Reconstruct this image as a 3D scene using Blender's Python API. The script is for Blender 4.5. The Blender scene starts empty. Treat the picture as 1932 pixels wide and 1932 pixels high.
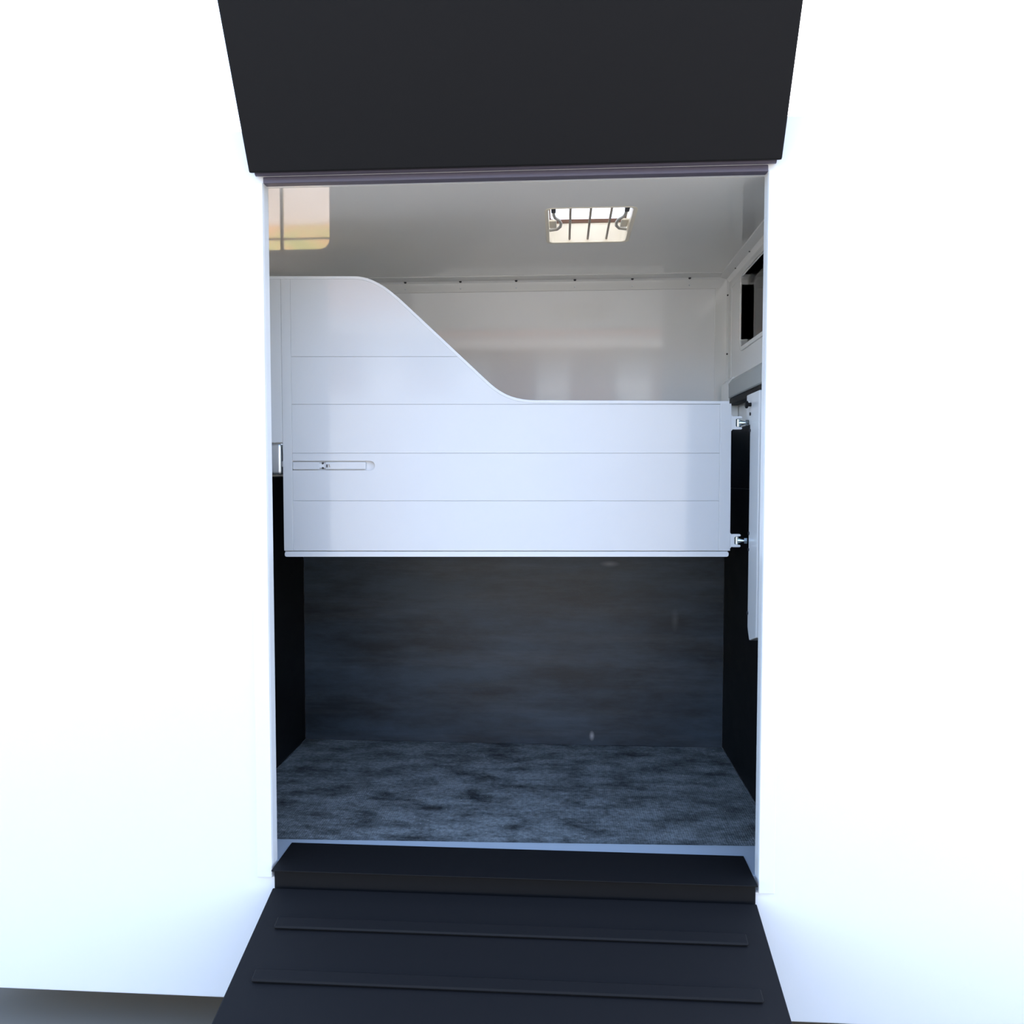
import bpy, bmesh, math, random
from mathutils import Vector, Matrix
random.seed(7)
S = bpy.context.scene
COL = S.collection
PI = math.pi

# ------------------------------------------------------------------ camera
cam_d = bpy.data.cameras.new('camera'); cam = bpy.data.objects.new('camera', cam_d); COL.objects.link(cam)
cam_d.sensor_width = 36.0; cam_d.lens = 1470.0 / 1932.0 * 36.0
cam_d.clip_start = 0.02; cam_d.clip_end = 300
YAW = math.atan(92 / 1470.0); PITCH = math.atan(66 / math.hypot(1470, 92))
cam.location = (0, 0, 1.26); cam.rotation_euler = (PI / 2 - PITCH, 0, YAW)
S.camera = cam
# ------------------------------------------------------------------ sky, sun, exposure
w = bpy.data.worlds.new('sky'); S.world = w; w.use_nodes = True
wn = w.node_tree.nodes; wl = w.node_tree.links
sky = wn.new('ShaderNodeTexSky'); sky.sky_type = 'NISHITA'; sky.sun_disc = False
SUN_EL, SUN_AZ = 44.0, 38.0            # elevation; azimuth counted from +Y towards +X
sky.sun_elevation = math.radians(SUN_EL); sky.sun_rotation = math.radians(SUN_AZ)
sky.air_density = 1.0; sky.dust_density = 2.5; sky.ozone_density = 1.0
wn['Background'].inputs['Strength'].default_value = 0.30
wl.new(sky.outputs[0], wn['Background'].inputs['Color'])
sd = bpy.data.lights.new('sun', 'SUN'); sd.energy = 3.2; sd.color = (1.0, 0.92, 0.80); sd.angle = math.radians(0.6)
sun = bpy.data.objects.new('sun', sd); COL.objects.link(sun)
el, az = math.radians(SUN_EL), math.radians(SUN_AZ)
sdir = Vector((math.sin(az) * math.cos(el), math.cos(az) * math.cos(el), math.sin(el)))
sun.rotation_euler = sdir.to_track_quat('Z', 'Y').to_euler(); sun.location = sdir * 20
S.view_settings.view_transform = 'Standard'; S.view_settings.look = 'None'
S.view_settings.gamma = 1.0; S.view_settings.use_curve_mapping = False
S.view_settings.exposure = 1.77

# ------------------------------------------------------------------ materials
def mat(name, color, rough=0.5, metal=0.0, spec=0.5, coat=0.0):
    m = bpy.data.materials.new(name); m.use_nodes = True
    b = m.node_tree.nodes['Principled BSDF']
    b.inputs['Base Color'].default_value = (*color, 1); b.inputs['Roughness'].default_value = rough
    b.inputs['Metallic'].default_value = metal; b.inputs['Specular IOR Level'].default_value = spec
    b.inputs['Coat Weight'].default_value = coat
    return m
def nodes(m): return m.node_tree.nodes, m.node_tree.links, m.node_tree.nodes['Principled BSDF']
def ramp_node(n, stops):
    r = n.new('ShaderNodeValToRGB'); e = r.color_ramp.elements
    e[0].position, e[0].color = stops[0][0], (*stops[0][1], 1)
    e[1].position, e[1].color = stops[-1][0], (*stops[-1][1], 1)
    for p, c in stops[1:-1]:
        x = e.new(p); x.color = (*c, 1)
    return r
def noise(n, l, co, scale, detail=4, rough=0.55, vec=(1, 1, 1)):
    mp = n.new('ShaderNodeMapping'); mp.inputs['Scale'].default_value = vec; l.new(co, mp.inputs[0])
    t = n.new('ShaderNodeTexNoise'); t.inputs['Scale'].default_value = scale
    t.inputs['Detail'].default_value = detail; t.inputs['Roughness'].default_value = rough
    l.new(mp.outputs[0], t.inputs['Vector']); return t
def soft_paint(name, color, rough, var=0.03, bump=0.0, spec=0.5):
    """gloss lacquer with faint colour drift and orange peel"""
    m = mat(name, color, rough, spec=spec); n, l, b = nodes(m)
    tc = n.new('ShaderNodeTexCoord')
    t = noise(n, l, tc.outputs['Object'], 2.2)
    lo = tuple(max(0, c - var) for c in color); hi = tuple(min(1, c + var) for c in color)
    r = ramp_node(n, [(0.3, lo), (0.7, hi)]); l.new(t.outputs[0], r.inputs[0]); l.new(r.outputs[0], b.inputs['Base Color'])
    if bump:
        t2 = noise(n, l, tc.outputs['Object'], 5, 1)
        bp = n.new('ShaderNodeBump'); bp.inputs['Strength'].default_value = bump; bp.inputs['Distance'].default_value = 0.01
        l.new(t2.outputs[0], bp.inputs['Height']); l.new(bp.outputs[0], b.inputs['Normal'])
    return m
M = {}
M['wall'] = soft_paint('white_wall_lining', (0.76, 0.76, 0.75), 0.06, 0.01, 0.008, 0.7)
M['ceil'] = soft_paint('white_roof_lining', (0.82, 0.81, 0.77), 0.05, 0.01, 0.008, 0.6)
M['panel'] = soft_paint('white_partition_paint', (0.635, 0.65, 0.665), 0.09, 0.006, 0.006)
M['edge'] = soft_paint('white_edge_bead', (0.70, 0.715, 0.73), 0.22, 0.0)
M['trim'] = soft_paint('white_angle_trim', (0.72, 0.72, 0.70), 0.06, 0.01, 0, 0.9)
M['body'] = soft_paint('white_body_paint', (0.88, 0.88, 0.88), 0.2, 0.0)
M['alu'] = mat('brushed_aluminium', (0.62, 0.64, 0.66), 0.35, 1.0)
M['zinc'] = mat('zinc_plating', (0.58, 0.66, 0.67), 0.25, 1.0)
M['steel'] = mat('grey_steel_rod', (0.40, 0.34, 0.27), 0.45, 0.2)
M['dark'] = mat('dark_screw', (0.03, 0.03, 0.035), 0.5)
M['black'] = mat('black_rubber', (0.006, 0.006, 0.007), 0.6, spec=0.2)
M['seal'] = mat('violet_grey_seal', (0.10, 0.09, 0.13), 0.5)
M['cream'] = mat('cream_liner', (0.95, 0.86, 0.68), 0.35)
M['brown'] = mat('brown_gasket', (0.16, 0.075, 0.04), 0.6)
M['bracket'] = mat('grey_plastic_bracket', (0.42, 0.40, 0.36), 0.4)
M['grey'] = soft_paint('grey_padded_cover', (0.36, 0.38, 0.37), 0.35, 0.01)
M['wood'] = mat('brown_boards', (0.14, 0.075, 0.035), 0.6)
M['render'] = mat('white_render', (0.40, 0.41, 0.42), 0.8)
M['tile'] = mat('roof_tiles', (0.20, 0.10, 0.07), 0.8)
M['asphalt'] = mat('dark_asphalt', (0.15, 0.135, 0.11), 0.85)
M['straw'] = mat('straw_flecks', (0.42, 0.44, 0.44), 0.8)
M['sill'] = mat('grey_sill_paint', (0.42, 0.48, 0.54), 0.35)
M['lining_dark'] = mat('dark_cabin_lining', (0.36, 0.24, 0.13), 0.6)

def rubber_floor():
    m = mat('worn_rubber_floor', (0.1, 0.1, 0.1), 0.6); n, l, b = nodes(m)
    tc = n.new('ShaderNodeTexCoord'); co = tc.outputs['Object']
    t = noise(n, l, co, 7.5, 9, 0.74, (0.7, 1.3, 1))
    r = ramp_node(n, [(0.36, (0.020, 0.024, 0.027)), (0.455, (0.10, 0.115, 0.12)), (0.56, (0.19, 0.215, 0.225)), (0.72, (0.26, 0.29, 0.30))])
    l.new(t.outputs[0], r.inputs[0])
    f = noise(n, l, co, 60, 3, 0.7)
    rf = ramp_node(n, [(0.33, (0.45, 0.45, 0.45)), (0.66, (1.35, 1.35, 1.35))]); l.new(f.outputs[0], rf.inputs[0])
    mx = n.new('ShaderNodeMix'); mx.data_type = 'RGBA'; mx.blend_type = 'MULTIPLY'; mx.inputs[0].default_value = 0.8
    l.new(r.outputs[0], mx.inputs[6]); l.new(rf.outputs[0], mx.inputs[7]); l.new(mx.outputs[2], b.inputs['Base Color'])
    v = n.new('ShaderNodeTexVoronoi'); v.inputs['Scale'].default_value = 120; v.inputs['Randomness'].default_value = 0.35
    l.new(co, v.inputs['Vector'])
    bp = n.new('ShaderNodeBump'); bp.inputs['Strength'].default_value = 0.7; bp.inputs['Distance'].default_value = 0.004; bp.invert = True
    l.new(v.outputs['Distance'], bp.inputs['Height'])
    bp2 = n.new('ShaderNodeBump'); bp2.inputs['Strength'].default_value = 0.5; bp2.inputs['Distance'].default_value = 0.01
    l.new(t.outputs[0], bp2.inputs['Height']); l.new(bp.outputs[0], bp2.inputs['Normal']); l.new(bp2.outputs[0], b.inputs['Normal'])
    return m
def rubber_wall(name, base, k=1.0, spec=0.5, marks=()):
    m = mat(name, base, 0.42, spec=spec); n, l, b = nodes(m)
    tc = n.new('ShaderNodeTexCoord'); co = tc.outputs['Object']
    t = noise(n, l, co, 3.0, 8, 0.66, (0.5, 1, 1.7))          # wiped-on dust, smeared lengthwise
    lo = tuple(c * 0.55 for c in base); hi = tuple(c * 1.9 * k for c in base)
    r = ramp_node(n, [(0.38, lo), (0.62, hi)]); l.new(t.outputs[0], r.inputs[0])
    sc = noise(n, l, co, 9, 5, 0.7, (0.12, 1, 1.6))            # long horizontal scuffs
    rs = ramp_node(n, [(0.46, (0, 0, 0)), (0.70, (1, 1, 1))]); l.new(sc.outputs[0], rs.inputs[0])
    mx = n.new('ShaderNodeMix'); mx.data_type = 'RGBA'; mx.blend_type = 'ADD'; mx.inputs[0].default_value = 0.018 if spec > 0.3 else 0.001
    l.new(r.outputs[0], mx.inputs[6]); l.new(rs.outputs[0], mx.inputs[7]); l.new(mx.outputs[2], b.inputs['Base Color'])
    last = mx.outputs[2]
    for (cx, cz, sx, sz, amt) in marks:
        mp = n.new('ShaderNodeMapping'); mp.inputs['Location'].default_value = (-cx / sx, 0, -cz / sz); mp.inputs['Scale'].default_value = (1 / sx, 0, 1 / sz)
        l.new(co, mp.inputs[0]); gr_ = n.new('ShaderNodeTexGradient'); gr_.gradient_type = 'SPHERICAL'; l.new(mp.outputs[0], gr_.inputs[0])
        ml = n.new('ShaderNodeMath'); ml.operation = 'MULTIPLY'; ml.inputs[1].default_value = amt; l.new(gr_.outputs[1], ml.inputs[0])
        m2 = n.new('ShaderNodeMix'); m2.data_type = 'RGBA'; l.new(ml.outputs[0], m2.inputs[0]); l.new(last, m2.inputs[6]); m2.inputs[7].default_value = (0.35, 0.36, 0.38, 1)
        last = m2.outputs[2]
    l.new(last, b.inputs['Base Color'])
    rr = n.new('ShaderNodeMapRange'); rr.inputs[3].default_value = 0.36; rr.inputs[4].default_value = 0.6
    l.new(t.outputs[0], rr.inputs[0]); l.new(rr.outputs[0], b.inputs['Roughness'])
    f = noise(n, l, co, 260, 2)
    bp = n.new('ShaderNodeBump'); bp.inputs['Strength'].default_value = 0.15; bp.inputs['Distance'].default_value = 0.002
    l.new(f.outputs[0], bp.inputs['Height']); l.new(bp.outputs[0], b.inputs['Normal'])
    return m
def glass(name, tint, opacity):
    m = bpy.data.materials.new(name); m.use_nodes = True; n, l = m.node_tree.nodes, m.node_tree.links; n.clear()
    o = n.new('ShaderNodeOutputMaterial'); tr = n.new('ShaderNodeBsdfTransparent'); tr.inputs[0].default_value = (*tint, 1)
    g = n.new('ShaderNodeBsdfGlossy'); g.inputs['Roughness'].default_value = 0.03
    fr = n.new('ShaderNodeFresnel'); fr.inputs[0].default_value = 1.45
    mx = n.new('ShaderNodeMixShader'); l.new(fr.outputs[0], mx.inputs[0]); l.new(tr.outputs[0], mx.inputs[1]); l.new(g.outputs[0], mx.inputs[2])
    out = mx
    if opacity:
        tl = n.new('ShaderNodeBsdfTranslucent'); tl.inputs[0].default_value = (0.9, 0.9, 0.9, 1)
        m2 = n.new('ShaderNodeMixShader'); m2.inputs[0].default_value = opacity
        l.new(mx.outputs[0], m2.inputs[1]); l.new(tl.outputs[0], m2.inputs[2]); out = m2
    l.new(out.outputs[0], o.inputs[0]); return m
def ground_mat():
    m = mat('yard_ground', (0.5, 0.45, 0.4), 0.9); n, l, b = nodes(m)
    tc = n.new('ShaderNodeTexCoord'); co = tc.outputs['Object']
    t = noise(n, l, co, 14, 6, 0.7)
    r = ramp_node(n, [(0.3, (0.40, 0.31, 0.25)), (0.7, (0.56, 0.45, 0.37))]); l.new(t.outputs[0], r.inputs[0]); l.new(r.outputs[0], b.inputs['Base Color'])
    return m
def grass_mat():
    m = mat('autumn_grass', (0.2, 0.25, 0.06), 0.9); n, l, b = nodes(m)
    tc = n.new('ShaderNodeTexCoord'); co = tc.outputs['Object']
    t = noise(n, l, co, 1.2, 6, 0.7)
    r = ramp_node(n, [(0.36, (0.22, 0.25, 0.06)), (0.48, (0.38, 0.31, 0.10)), (0.56, (0.55, 0.27, 0.11))]); l.new(t.outputs[0], r.inputs[0]); l.new(r.outputs[0], b.inputs['Base Color'])
    return m
M['floor'] = rubber_floor()
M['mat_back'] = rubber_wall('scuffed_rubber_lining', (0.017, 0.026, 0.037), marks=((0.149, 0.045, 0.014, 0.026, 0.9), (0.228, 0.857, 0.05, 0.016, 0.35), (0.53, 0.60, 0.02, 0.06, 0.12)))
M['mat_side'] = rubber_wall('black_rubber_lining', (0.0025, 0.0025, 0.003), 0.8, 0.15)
M['glass'] = glass('window_glass', (0.93, 0.93, 0.91), 0)
M['lid'] = glass('clear_roof_light', (0.64, 0.71, 0.78), 0.36)
M['ground'] = ground_mat(); M['grass'] = grass_mat()

# ------------------------------------------------------------------ mesh helpers
def obj(name, bm, m, parent=None, loc=None, smooth=False):
    me = bpy.data.meshes.new(name); bmesh.ops.recalc_face_normals(bm, faces=bm.faces[:]); bm.to_mesh(me); bm.free()
    me.materials.append(m)
    if smooth:
        for p in me.polygons: p.use_smooth = True
        me.set_sharp_from_angle(angle=math.radians(38))
    o = bpy.data.objects.new(name, me); COL.objects.link(o)
    if parent: o.parent = parent
    if loc: o.location = loc
    return o
def struct(o): o['kind'] = 'structure'; return o
def tag(o, label, cat, group=None):
    o['label'] = label; o['category'] = cat
    if group: o['group'] = group
    return o
def empty(name, loc, rz=0.0):
    o = bpy.data.objects.new(name, None); COL.objects.link(o); o.location = loc; o.rotation_euler = (0, 0, rz); o.empty_display_size = 0.05
    return o
def bevel(bm, w, seg=2):
    if w: bmesh.ops.bevel(bm, geom=bm.edges[:], offset=w, segments=seg, profile=0.6, affect='EDGES', clamp_overlap=True)
def box(x0, x1, y0, y1, z0, z1, bv=0.0, seg=2, bm=None):
    b = bmesh.new(); bmesh.ops.create_cube(b, size=1)
    for v in b.verts: v.co = Vector(((x0 + x1) / 2 + v.co.x * (x1 - x0), (y0 + y1) / 2 + v.co.y * (y1 - y0), (z0 + z1) / 2 + v.co.z * (z1 - z0)))
    bevel(b, bv, seg)
    if bm is None: return b
    return merge(bm, b)
def merge(a, b):
    t = bpy.data.meshes.new('tmp'); b.to_mesh(t); b.free(); a.from_mesh(t); bpy.data.meshes.remove(t); return a
AX = {'xz': lambda p, q, t: (p, t, q), 'xy': lambda p, q, t: (p, q, t), 'yz': lambda p, q, t: (t, p, q)}
def plate(outer, holes, axes, t0, t1, bv=0.0, seg=2):
    """flat plate with true holes: outline and holes as 2-D loops, thickness t0..t1 along the third axis"""
    f = AX[axes]; bm = bmesh.new(); es = []
    for lp in [outer] + list(holes):
        vs = [bm.verts.new(f(p, q, t0)) for p, q in lp]
        es += [bm.edges.new((vs[i], vs[(i + 1) % len(vs)])) for i in range(len(vs))]
    if holes: bmesh.ops.triangle_fill(bm, edges=es, use_beauty=True, use_dissolve=False)
    else: bm.faces.new([v for v in bm.verts])
    r = bmesh.ops.extrude_face_region(bm, geom=bm.faces[:])
    d = Vector(f(0, 0, t1)) - Vector(f(0, 0, t0))
    bmesh.ops.translate(bm, vec=d, verts=[g for g in r['geom'] if isinstance(g, bmesh.types.BMVert)])
    bmesh.ops.recalc_face_normals(bm, faces=bm.faces[:])
    if bv:
        rim = [e for e in bm.edges if len(e.link_faces) == 2 and e.calc_face_angle(0) > 1.2]
        bmesh.ops.bevel(bm, geom=rim, offset=bv, segments=seg, profile=0.6, affect='EDGES', clamp_overlap=True)
    return bm
def rect(a0, a1, b0, b1): return [(a0, b0), (a1, b0), (a1, b1), (a0, b1)]
def rrect(a0, a1, b0, b1, r, n=6):
    out = []
    for cx, cy, s in ((a1 - r, b0 + r, -PI / 2), (a1 - r, b1 - r, 0), (a0 + r, b1 - r, PI / 2), (a0 + r, b0 + r, PI)):
        for i in range(n + 1):
            a = s + PI / 2 * i / n; out.append((cx + r * math.cos(a), cy + r * math.sin(a)))
    return out
def tube(pts, r, n=10, cap=True, bm=None):
    bm = bm or bmesh.new(); pts = [Vector(p) for p in pts]; rings = []; up = None
    for i, p in enumerate(pts):
        d = (pts[min(i + 1, len(pts) - 1)] - pts[max(i - 1, 0)]).normalized()
        if up is None: up = Vector((0, 0, 1)) if abs(d.z) < 0.9 else Vector((1, 0, 0))
        s = d.cross(up).normalized(); up = s.cross(d).normalized()
        rr = r[i] if isinstance(r, (list, tuple)) else r
        rings.append([bm.verts.new(p + (s * math.cos(2 * PI * k / n) + up * math.sin(2 * PI * k / n)) * rr) for k in range(n)])
    for a, b in zip(rings, rings[1:]):
        for k in range(n): bm.faces.new((a[k], a[(k + 1) % n], b[(k + 1) % n], b[k]))
    if cap: bm.faces.new(rings[0][::-1]); bm.faces.new(rings[-1])
    return bm
def screw_mesh(normal, r=0.0045, h=0.0025):
    b = bmesh.new(); bmesh.ops.create_cone(b, cap_ends=True, segments=12, radius1=r, radius2=r * 0.6, depth=h)
    b.transform(Vector(normal).to_track_quat('Z', 'Y').to_matrix().to_4x4())
    return b
def repeat_part(name, bm, m, parent, spots):
    first = None
    for s in spots:
        if first is None: first = obj(name, bm, m, parent, s)
        else:
            c = first.copy(); c.name = name; COL.objects.link(c); c.parent = parent; c.location = s

# ------------------------------------------------------------------ setting: the box body of the vehicle
YB, ZC, XR = 3.64, 2.172, 0.765          # back wall, ceiling, right wall
XL, XE = -2.0, 2.4                        # far ends of the body
YF0, YF1 = 2.41, 2.455                    # front wall (outer, inner face)
JL, JR = -0.925, 0.615                    # jambs of the loading opening
ZCURB = 1.47                              # top of the rubber lining
G = -0.56                                 # ground level

# floor: structural deck plus the worn rubber sheet the photo shows
fl = struct(obj('floor', box(XL, XE, YF1, YB + 0.05, -0.08, -0.012), M['alu']))
e0, e1 = (-1.222, 2.588), (XR - 0.012, 2.650)      # front edge of the rubber runs slightly askew
obj('rubber_sheet', plate([e0, e1, (XR - 0.012, YB - 0.012), (-1.222, YB - 0.012)], [], 'xy', -0.012, 0.0), M['floor'], fl)
struct(obj('trim_1', plate([(-1.222, YF1 - 0.01), (XR - 0.012, YF1 - 0.01), (XR - 0.012, 2.648), (-1.222, 2.586)], [], 'xy', -0.012, 0.006, 0.002), M['sill']))

# ceiling with a hatch opening
HX0, HX1, HY0, HY1 = -0.050, 0.249, 2.694, 3.083
hole = rrect(HX0, HX1, HY0, HY1, 0.022)
struct(obj('ceiling', plate(rect(XL, XE, YF1, YB + 0.05), [hole], 'xy', ZC, ZC + 0.06), M['ceil']))

# back wall, with the window that the raised end of the partition hides
W1 = (-1.74, -1.082, 1.58, 2.017)
wb = struct(obj('wall_back', plate(rect(XL, XE, -0.4, ZC), [rrect(*W1, 0.05)], 'xz', YB, YB + 0.05), M['wall']))
obj('rubber_lining', box(-1.222, XR - 0.012, YB - 0.012, YB, 0.0, ZCURB, 0.002), M['mat_back'], wb)
w1 = struct(obj('window_1', plate(rrect(W1[0] - 0.02, W1[1] + 0.02, W1[2] - 0.02, W1[3] + 0.02, 0.065), [rrect(*W1, 0.05)], 'xz', YB - 0.006, YB + 0.056, 0.003), M['trim']))
obj('pane', box(W1[0] + 0.001, W1[1] - 0.001, YB + 0.022, YB + 0.027, W1[2] + 0.001, W1[3] - 0.001), M['glass'], w1)
obj('mullion', box(-1.323, -1.312, YB + 0.012, YB + 0.036, W1[2], W1[3]), M['steel'], w1)
obj('sash_rail', box(W1[0], W1[1], YB + 0.016, YB + 0.034, 1.957, 1.962), M['brown'], w1)

# right wall with a window into a dark compartment
W2 = (2.72, 3.405, 1.812, 2.112)
wr = struct(obj('wall_right', plate(rect(YF1, YB, -0.012, ZC), [rrect(*W2, 0.035)], 'yz', XR, XR + 0.04), M['wall']))
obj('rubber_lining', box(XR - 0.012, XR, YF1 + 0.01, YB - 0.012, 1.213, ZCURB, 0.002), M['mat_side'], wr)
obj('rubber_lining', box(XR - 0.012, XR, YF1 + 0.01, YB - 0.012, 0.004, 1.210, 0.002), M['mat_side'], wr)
w2 = struct(obj('window_2', plate(rrect(W2[0] - 0.018, W2[1] + 0.018, W2[2] - 0.018, W2[3] + 0.018, 0.05), [rrect(W2[0], W2[1], W2[2], W2[3], 0.035)], 'yz', XR - 0.007, XR + 0.045, 0.003), M['trim']))
obj('pane', box(XR + 0.026, XR + 0.030, W2[0] + 0.001, W2[1] - 0.001, W2[2] + 0.001, W2[3] - 0.001), M['glass'], w2)

# low lined wall on the left, end walls, lining of the dark compartment
wi = struct(obj('wall_inner_left', box(-1.262, -1.234, YF1, YB, -0.012, 1.268, 0.004), M['wall']))
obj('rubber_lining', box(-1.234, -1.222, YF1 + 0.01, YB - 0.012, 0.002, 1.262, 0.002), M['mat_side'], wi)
struct(obj('wall_left', box(XL - 0.05, XL, YF1, YB + 0.05, -0.4, ZC + 0.06), M['body']))
wfr = struct(obj('wall_far_right', box(XE, XE + 0.05, YF1, YB + 0.05, -0.4, ZC + 0.06), M['body']))
obj('dark_lining', box(XE - 0.02, XE, YF1, YB, 0, ZC), M['lining_dark'], wfr)

# front wall: the outside skin around the loading opening
ZS = -0.03
wf = struct(obj('wall_front', plate(rect(XL - 0.05, XE + 0.05, -0.44, ZC + 0.16), [rect(JL, JR, ZS, ZC)], 'xz', YF0, YF1, 0.004), M['body']))
for a, b in ((JL - 0.05, JL), (JR, JR + 0.05)):
    obj('jamb_moulding', box(a, b, YF0 - 0.008, YF0, ZS, ZC, 0.003), M['body'], wf)
struct(obj('trim_2', box(JL, JR, YF0 - 0.004, YF0 + 0.028, ZC - 0.002, ZC + 0.018, 0.004), M['seal']))

# angle trims with their screws
t3 = struct(obj('trim_3', plate([(YB, ZC), (YB - 0.075, ZC), (YB - 0.075, ZC - 0.003), (YB - 0.008, ZC - 0.006), (YB - 0.003, ZC - 0.014), (YB - 0.004, ZC - 0.054), (YB, ZC - 0.056)], [], 'yz', XL, XR - 0.05), M['trim']))
XS = [-0.99, -0.725, -0.467, -0.208, 0.062, 0.324, 0.583]
repeat_part('screw', screw_mesh((0, -0.7, -0.7), 0.0065, 0.004), M['dark'], t3, [(x, YB - 0.010, ZC - 0.009) for x in XS])
repeat_part('rivet', screw_mesh((0, -1, 0), 0.004, 0.002), M['alu'], t3, [(x, YB - 0.0045, ZC - 0.038) for x in XS])
t4 = struct(obj('trim_4', plate([(XR, YB), (XR - 0.066, YB), (XR - 0.066, YB - 0.003), (XR - 0.014, YB - 0.004), (XR - 0.006, YB - 0.012), (XR - 0.003, YB - 0.05), (XR, YB - 0.05)], [], 'xy', ZCURB, ZC), M['trim']))
repeat_part('screw', screw_mesh((-0.7, -0.7, 0), 0.0045, 0.003), M['dark'], t4, [(XR - 0.012, YB - 0.009, z) for z in (2.085, 1.82, 1.555)])
t5 = struct(obj('trim_5', plate([(XR, ZC), (XR - 0.05, ZC), (XR - 0.048, ZC - 0.004), (XR - 0.016, ZC - 0.014), (XR - 0.005, ZC - 0.032), (XR - 0.003, ZC - 0.062), (XR, ZC - 0.064)], [], 'xz', YF1, YB), M['trim']))
repeat_part('screw', screw_mesh((-0.7, 0, -0.7), 0.0045, 0.003), M['dark'], t5, [(XR - 0.018, y, ZC - 0.014) for y in (3.45, 3.2, 2.95, 2.7)])

# door flap above the opening, swung up
d1 = struct(empty('door_1', (0, YF0 - 0.012, ZC + 0.03))); d1.rotation_euler = (math.radians(28), 0, 0)
obj('door_panel', box(JL - 0.03, JR + 0.03, -0.03, 0.0, 0.0, 0.95, 0.006), M['black'], d1)
obj('hinge_tube', tube([(JL - 0.02, 0, -0.004), (JR + 0.02, 0, -0.004)], 0.009), M['seal'], d1)

# ------------------------------------------------------------------ hanging partition
PV = Vector((0.652, 2.941, 0))
KS, KZ = 0.905, 0.1197          # drawing units of the profile below -> metres, and height of its datum
TO_M = Matrix.Translation((0, 0, KZ)) @ Matrix.Scale(KS, 4)
def pobj(name, bm, m, parent, **k): bm.transform(TO_M); return obj(name, bm, m, parent, **k)
def zm(z): return KZ + KS * z
part = empty('stall_partition', PV, YAW)
tag(part, 'white glossy planked partition with a raised curved end hanging across the stall', 'partition')
TH = 0.022                                           # face of planks at local y = 0, body behind
curve = [(-1.5684, 2.0739), (-1.545, 2.0733), (-1.520, 2.0690), (-1.4933, 2.0605), (-1.466, 2.0480), (-1.4380, 2.0315), (-1.4077, 2.0090), (-1.3790, 1.9850), (-1.3499, 1.9580), (-1.2149, 1.8320),
         (-1.0534, 1.6812), (-1.030, 1.6590), (-1.009, 1.6400), (-0.9886, 1.6233), (-0.968, 1.6095), (-0.946, 1.5975), (-0.9238, 1.5888), (-0.9, 1.5817), (-0.875, 1.5770), (-0.85, 1.5745), (-0.8264, 1.5735)]
top_line = [(-1.935, 2.0739)] + curve + [(-0.034, 1.5700)]
BW = 0.012
def offset(line, d):
    out = []
    for i, p in enumerate(line):
        a = Vector(line[max(i - 1, 0)]); b = Vector(line[min(i + 1, len(line) - 1)]); t = (b - a).normalized()
        out.append((p[0] - t.y * -d if False else p[0] + t.y * d, p[1] - t.x * d))
    return out
inner = offset(top_line, BW)
def right_at(z):
    for (a, b) in zip(inner, inner[1:]):
        if b[1] <= z <= a[1] and a[1] != b[1]:
            return a[0] + (b[0] - a[0]) * (a[1] - z) / (a[1] - b[1])
    return None
UL, UR = -1.822, -0.0716
# rounded bead along the whole top edge
pobj('edge_bead', plate(top_line + inner[::-1], [], 'xz', -0.001, TH + 0.006, 0.002), M['edge'], part)
joints = [0.957, 1.1624, 1.3579, 1.5566, 1.7499]
SL0, SL1, SE = 1.2875, 1.3262, -1.4844
gap = 0.0005
for i, z0 in enumerate(joints):
    z1 = joints[i + 1] if i + 1 < len(joints) else None
    a = z0 + gap
    if z1 and z1 < 1.5:
        b = z1 - gap; r = (SL1 - SL0) / 2
        if i == 1:
            arc = [(SE - r + r * math.cos(t), (SL0 + SL1) / 2 + r * math.sin(t)) for t in [-PI / 2 + PI * k / 12 for k in range(13)]]
            pl = [(UL, a), (UR, a), (UR, b), (UL, b), (UL, SL1)] + arc[::-1] + [(UL, SL0)]
        else: pl = rect(UL, UR, a, b)
    elif z1 and z1 < 1.6:
        pl = [(UL, a), (UR, a), (UR, z1 - gap), (UL, z1 - gap)]
    else:
        zt = (z1 - gap) if z1 else 2.0739 - BW
        lo = max(a, inner[-3][1] if i == 3 else a)
        mids = [p for p in inner if lo < p[1] < zt and -1.7 < p[0] < -0.8][::-1]
        st = [(UL, a)]
        if i == 3: st += [(UR, a), (UR, inner[-1][1] - 0.0004), inner[-2]]; mids = [m_ for m_ in mids if m_[0] < inner[-2][0] - 0.001]
        else: st += [(right_at(a), a)]
        pl = st + mids + ([(right_at(zt), zt)] if z1 else [(-1.5684, zt)]) + [(UL, zt)]
    pobj('plank', plate(pl, [], 'xz', 0.0, 0.012, 0.0005, 1), M['panel'], part)
# core sheet behind the planks, shows in the joints and at the bottom of the latch recess
core = [(-1.86, 0.94), (-0.03, 0.94)] + [(-0.036, inner[-1][1] - 0.002)] + [(p[0] - 0.002, p[1] - 0.003) for p in inner[1:-1]][::-1] + [(-1.86, 2.055)]
pobj('core_sheet', plate(core, [], 'xz', 0.013, TH), M['panel'], part)
pobj('upright', box(-1.8605, UL - gap, -0.001, TH + 0.004, 0.957, 2.0739 - BW, 0.0015), M['panel'], part)
pobj('upright', plate([(UR + gap, 0.957), (-0.024, 0.957), (-0.026, 1.560), (-0.034, 1.560), (UR + gap, 1.560)], [], 'xz', -0.001, TH + 0.004, 0.0015), M['panel'], part)
pobj('head_board', plate([(-1.935, 1.4012), (-1.8612, 1.4012), (-1.8612, 2.0739 - BW), (-1.935, 2.0739 - BW)], [], 'xz', -0.001, TH + 0.004, 0.0015), M['panel'], part)
pobj('bottom_rail', plate(rrect(-1.858, -0.030, 0.932, 0.9535, 0.0085), [], 'xz', -0.003, TH + 0.006, 0.002), M['edge'], part)
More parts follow.
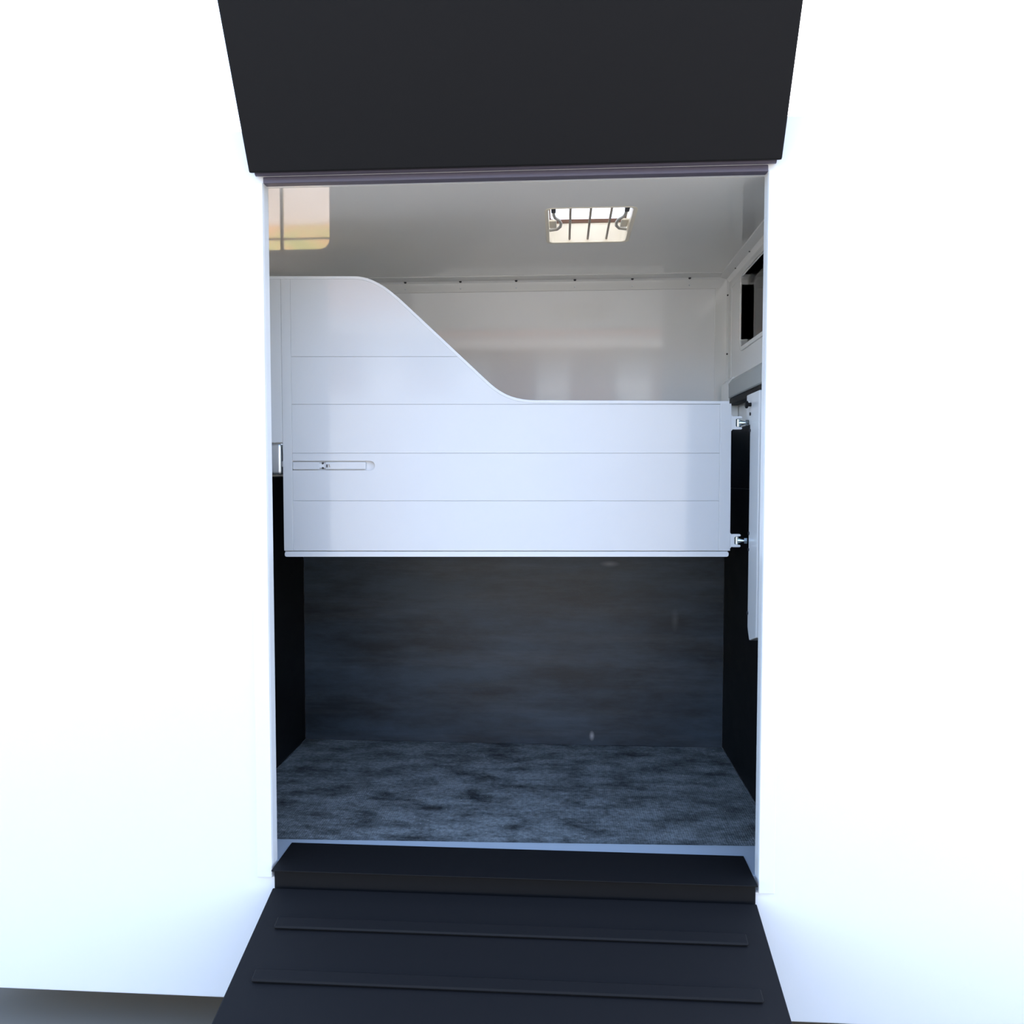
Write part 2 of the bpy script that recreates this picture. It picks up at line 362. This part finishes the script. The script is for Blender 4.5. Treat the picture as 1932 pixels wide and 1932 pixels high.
# sliding latch in its recess
zc = (SL0 + SL1) / 2
lb = pobj('latch_bar', box(UL + 0.001, -1.712, 0.002, 0.012, SL0 + 0.0042, SL1 - 0.0042, 0.001), M['panel'], part)
pobj('latch_bar', box(-1.688, -1.522, 0.002, 0.012, SL0 + 0.0042, SL1 - 0.0042, 0.0025), M['panel'], part)
pobj('latch_joint', box(-1.712, -1.688, 0.004, 0.012, SL0 + 0.010, SL1 - 0.010, 0.001), M['edge'], part)
repeat_part('latch_pin', screw_mesh((0, -1, 0), 0.0044, 0.0036), M['dark'], part, [(-1.6985 * KS, 0.0027, zm(zc + d)) for d in (0.0095, -0.0095)])
pobj('latch_clip', box(-1.6830, -1.6785, -0.001, 0.003, zc - 0.007, zc + 0.005, 0.001), M['dark'], part)
pobj('latch_clip', plate([(-1.6735, zc + 0.006), (-1.6705, zc + 0.006), (-1.6675, zc - 0.006), (-1.6705, zc - 0.006)], [], 'xz', -0.001, 0.003), M['steel'], part)
# forked hinge lugs with zinc knuckles, eye bolts reach the post
for zh in (1.4815, 0.9985):
    h = 0.027
    lug = [(-0.028, zh - h - 0.010), (-0.018, zh - h + 0.001), (-0.012, zh - h), (0.016, zh - h), (0.020, zh - h + 0.004), (0.018, zh - h + 0.009), (-0.002, zh - h + 0.011), (-0.006, zh - h + 0.014),
           (-0.006, zh + h - 0.014), (-0.002, zh + h - 0.011), (0.018, zh + h - 0.009), (0.020, zh + h - 0.004), (0.016, zh + h), (-0.012, zh + h), (-0.018, zh + h - 0.001), (-0.028, zh + h + 0.010)]
    lo = pobj('hinge_lug', plate(lug, [], 'xz', 0.0, 0.026, 0.002), M['edge'], part)
    pobj('knuckle', tube([(0.0065, 0.012, zh - 0.0155), (0.0065, 0.012, zh + 0.0155)], 0.0095, 16), M['zinc'], lo, smooth=True)

# ------------------------------------------------------------------ hinge post on the right wall
PX = 0.692                                             # left face of the box section
ca, sa = math.cos(YAW), math.sin(YAW)
hp = empty('hinge_post', (PX, 2.86, 0.66))
tag(hp, 'white box hinge post on the right wall carrying two zinc eye bolts', 'post')
obj('post_box', plate([(-0.07, 0.03), (0.03, 0.0), (0.058, 0.045), (0.058, 0.79), (0.115, 0.80), (0.115, 0.905), (-0.07, 0.905)], [], 'yz', 0.0, XR - 0.0125 - PX, 0.004), M['edge'], hp)
for zh in (1.4815, 0.9985):
    z = zm(zh) - 0.66
    k = PV + Vector(((0.0065 * ca - 0.012 * sa) * KS, (0.0065 * sa + 0.012 * ca) * KS, 0)) - hp.location
    x0 = k.x + 0.0078
    eb = obj('eye_bolt', tube([(x0, k.y, z), ((x0 - 0.014) / 2 - 0.004, k.y - 0.006, z), (-0.012, k.y - 0.012, z), (-0.0005, k.y - 0.014, z)], [0.0115, 0.0095, 0.0055, 0.0055], 14), M['zinc'], hp, smooth=True)
    obj('lock_nut', tube([(-0.011, k.y - 0.0125, z), (-0.0005, k.y - 0.014, z)], 0.0115, 6), M['zinc'], eb)
    for d in (-0.030, 0.030):
        obj('fixing_bolt', tube([(-0.004, 0.050, z + d), (-0.0002, 0.050, z + d)], 0.006, 8), M['dark'], hp)
obj('fixing_bolt', tube([(-0.004, 0.052, 0.098), (-0.0002, 0.052, 0.098)], 0.007, 8), M['dark'], hp)
bp_ = empty('rubber_bumper', (PX, 2.905, 1.524))
tag(bp_, 'small round black rubber bumper beside the upper hinge', 'bumper')
obj('stem', tube([(0, 0, 0), (-0.012, 0, 0)], 0.007, 14), M['black'], bp_, smooth=True)
obj('head', tube([(-0.011, 0, 0), (-0.013, 0, 0), (-0.019, 0, 0), (-0.021, 0, 0)], [0.010, 0.0135, 0.0135, 0.010], 18), M['black'], bp_, smooth=True)

# grey padded rail on the right wall behind the hinge
rl = empty('wall_rail', (XR, 0, 0))
tag(rl, 'grey padded rail along the right wall, above the partition hinges', 'rail')
XF = -0.045
obj('padding', plate([(0, 1.598), (XF + 0.004, 1.598), (XF, 1.603), (XF, 1.662), (XF + 0.014, 1.680), (0, 1.684)], [], 'xz', 2.70, 3.43, 0.003), M['grey'], rl)
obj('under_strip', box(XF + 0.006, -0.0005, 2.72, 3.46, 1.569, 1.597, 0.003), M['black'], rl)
obj('end_bracket', plate([(-0.001, 1.475), (XF + 0.001, 1.475), (XF + 0.001, 1.672), (XF + 0.016, 1.690), (-0.001, 1.694)], [], 'xz', 3.433, YB - 0.052, 0.002), M['trim'], rl)

# keeper that takes the latch at the left end
kp = empty('latch_keeper', (PV.x - 1.862 * KS * ca, PV.y - 1.862 * KS * sa, 1.2685), YAW)
tag(kp, 'grey metal latch keeper on the low wall at the partition left end', 'latch')
obj('keeper_box', box(-0.215, -0.004, -0.004, 0.05, 0.0, 0.116, 0.012, 3), M['alu'], kp, smooth=True)
obj('strike', box(-0.006, 0.0005, 0.008, 0.020, 0.03, 0.05, 0.001), M['edge'], kp)

# ------------------------------------------------------------------ roof hatch
rh = empty('roof_hatch', ((HX0 + HX1) / 2, (HY0 + HY1) / 2, ZC))
tag(rh, 'small barred roof hatch with a cream liner in the white ceiling', 'hatch')
hx, hy = (HX1 - HX0) / 2, (HY1 - HY0) / 2
obj('flange', plate(rrect(-hx - 0.008, hx + 0.010, -hy - 0.002, hy + 0.008, 0.028), [rrect(-hx + 0.003, hx - 0.003, -hy + 0.001, hy - 0.003, 0.022)], 'xy', -0.0015, 0.0005, 0.0006), M['cream'], rh)
obj('liner', plate(rrect(-hx + 0.0005, hx - 0.0005, -hy + 0.0005, hy - 0.0005, 0.022), [rrect(-hx + 0.004, hx - 0.004, -hy + 0.004, hy - 0.004, 0.02)], 'xy', -0.001, 0.072), M['cream'], rh)
obj('gasket', plate(rrect(-hx - 0.01, hx + 0.01, -hy - 0.01, hy + 0.01, 0.03), [rrect(-hx + 0.008, hx - 0.008, -hy + 0.004, hy - 0.008, 0.02)], 'xy', 0.0725, 0.086), M['brown'], rh)
ld = obj('lid', plate(rrect(-hx - 0.02, hx + 0.02, -hy - 0.02, hy + 0.02, 0.035), [], 'xy', 0.0865, 0.0905), M['lid'], rh)
for x in (-0.0685, 0.0018, 0.0735):
    obj('bar', tube([(x, -hy + 0.005, 0.012), (x, hy - 0.005, 0.012)], 0.0044, 10), M['steel'], rh, smooth=True)
for s in (-1, 1):
    x0 = s * (hx - 0.022)
    br = obj('stay', tube([(x0, -0.115, 0.022), (x0, -0.06, 0.022), (x0 - s * 0.004, -0.03, 0.022), (x0 - s * 0.020, 0.0, 0.022), (x0 - s * 0.026, 0.035, 0.022), (x0 - s * 0.024, 0.07, 0.022), (x0 - s * 0.012, 0.10, 0.022), (x0 + s * 0.016, 0.112, 0.022)], 0.0055, 10), M['bracket'], rh, smooth=True)
    obj('stay_knob', box(x0 - 0.008, x0 + 0.008, -0.165, -0.112, 0.010, 0.030, 0.003), M['dark'], br)
    obj('stay_cup', box(min(x0 + s * 0.017, x0 - s * 0.010), max(x0 + s * 0.017, x0 - s * 0.010), 0.005, 0.085, 0.020, 0.028, 0.004), M['cream'], br)

# ------------------------------------------------------------------ ramp outside, lowered
rp = empty('loading_ramp', ((JL + JR) / 2, YF0 - 0.01, -0.045))
tag(rp, 'lowered black rubber loading ramp in front of the stall opening', 'ramp')
hw = (JR - JL) / 2 - 0.01; L = 1.75; sl = math.asin((-0.045 - 0.03 - G) / L)
def rotx(bm): bmesh.ops.rotate(bm, verts=bm.verts[:], cent=(0, 0, 0), matrix=Matrix.Rotation(sl, 3, 'X')); return bm
obj('deck', rotx(box(-hw, hw, -L, -0.02, -0.03, 0.0, 0.004)), M['black'], rp)
for k in range(9):
    y = -0.16 - k * 0.18
    obj('cleat', rotx(box(-hw + 0.06, hw - 0.06, y - 0.02, y + 0.02, 0.0003, 0.012, 0.004, 1)), M['black'], rp)
obj('hinge_strip', box(-hw, hw, -0.004, 0.008, -0.07, 0.052, 0.002), M['black'], rp)
obj('hinge_flap', box(-hw, hw, -0.03, 0.160, 0.0525, 0.0565, 0.001), M['black'], rp)

# ------------------------------------------------------------------ loose bedding flecks on the rubber
fk = bmesh.new()
for i in range(170):
    x, y = random.uniform(-1.1, 0.7), 2.66 + (random.random() ** 1.5) * 0.9
    s = random.uniform(0.0008, 0.0022); a = random.uniform(0, PI)
    q = bmesh.new(); bmesh.ops.create_cube(q, size=1)
    q.transform(Matrix.Translation((x, y, 0.0008 + s * 0.2)) @ Matrix.Rotation(a, 4, 'Z') @ Matrix.Diagonal((s * 1.6, s, s * 0.5, 1)))
    merge(fk, q)
fo = obj('bedding_flecks', fk, M['straw']); fo['kind'] = 'stuff'
tag(fo, 'scattered pale bedding flecks on the worn rubber floor', 'bedding')

# ------------------------------------------------------------------ outside
gr = struct(obj('ground', box(-40, 40, -30, 3.9, G - 0.1, G), M['asphalt']))
struct(obj('ground_gravel', box(-40, 40, 3.9, 11.2, G - 0.1, G + 0.005), M['ground']))
struct(obj('ground_grass', box(-40, 40, 11.2, 60, G - 0.1, G + 0.01), M['grass']))
bd = empty('unseen_stable', (0, -7.2, G))  # unseen building added so its piers reflect as soft bands on the back wall
tag(bd, 'unseen long stable with a pale lower wall and white upper piers, added for its reflection on the back wall', 'building')
obj('upper_boards', box(-7, 7, -0.4, 0, 3.15, 4.2), M['wood'], bd)
obj('lower_wall', box(-7, 7, -0.4, 0.02, 0, 3.15), M['render'], bd)
pier = None
for k in range(-4, 5):
    x = -0.15 + k * 1.48
    if pier is None: pier = obj('pier', box(-0.32, 0.32, 0, 0.06, 3.15, 4.1, 0.01), M['render'], bd, (x, 0, 0))
    else:
        c = pier.copy(); c.name = 'pier'; COL.objects.link(c); c.parent = bd; c.location = (x, 0, 0)
obj('fascia', box(-7.1, 7.1, 0.0, 0.5, 4.12, 4.30), M['render'], bd)
obj('roof', plate([(-3.2, 6.0), (0.55, 4.3), (0.55, 4.4), (-3.2, 6.1)], [], 'yz', -7.3, 7.3), M['tile'], bd)
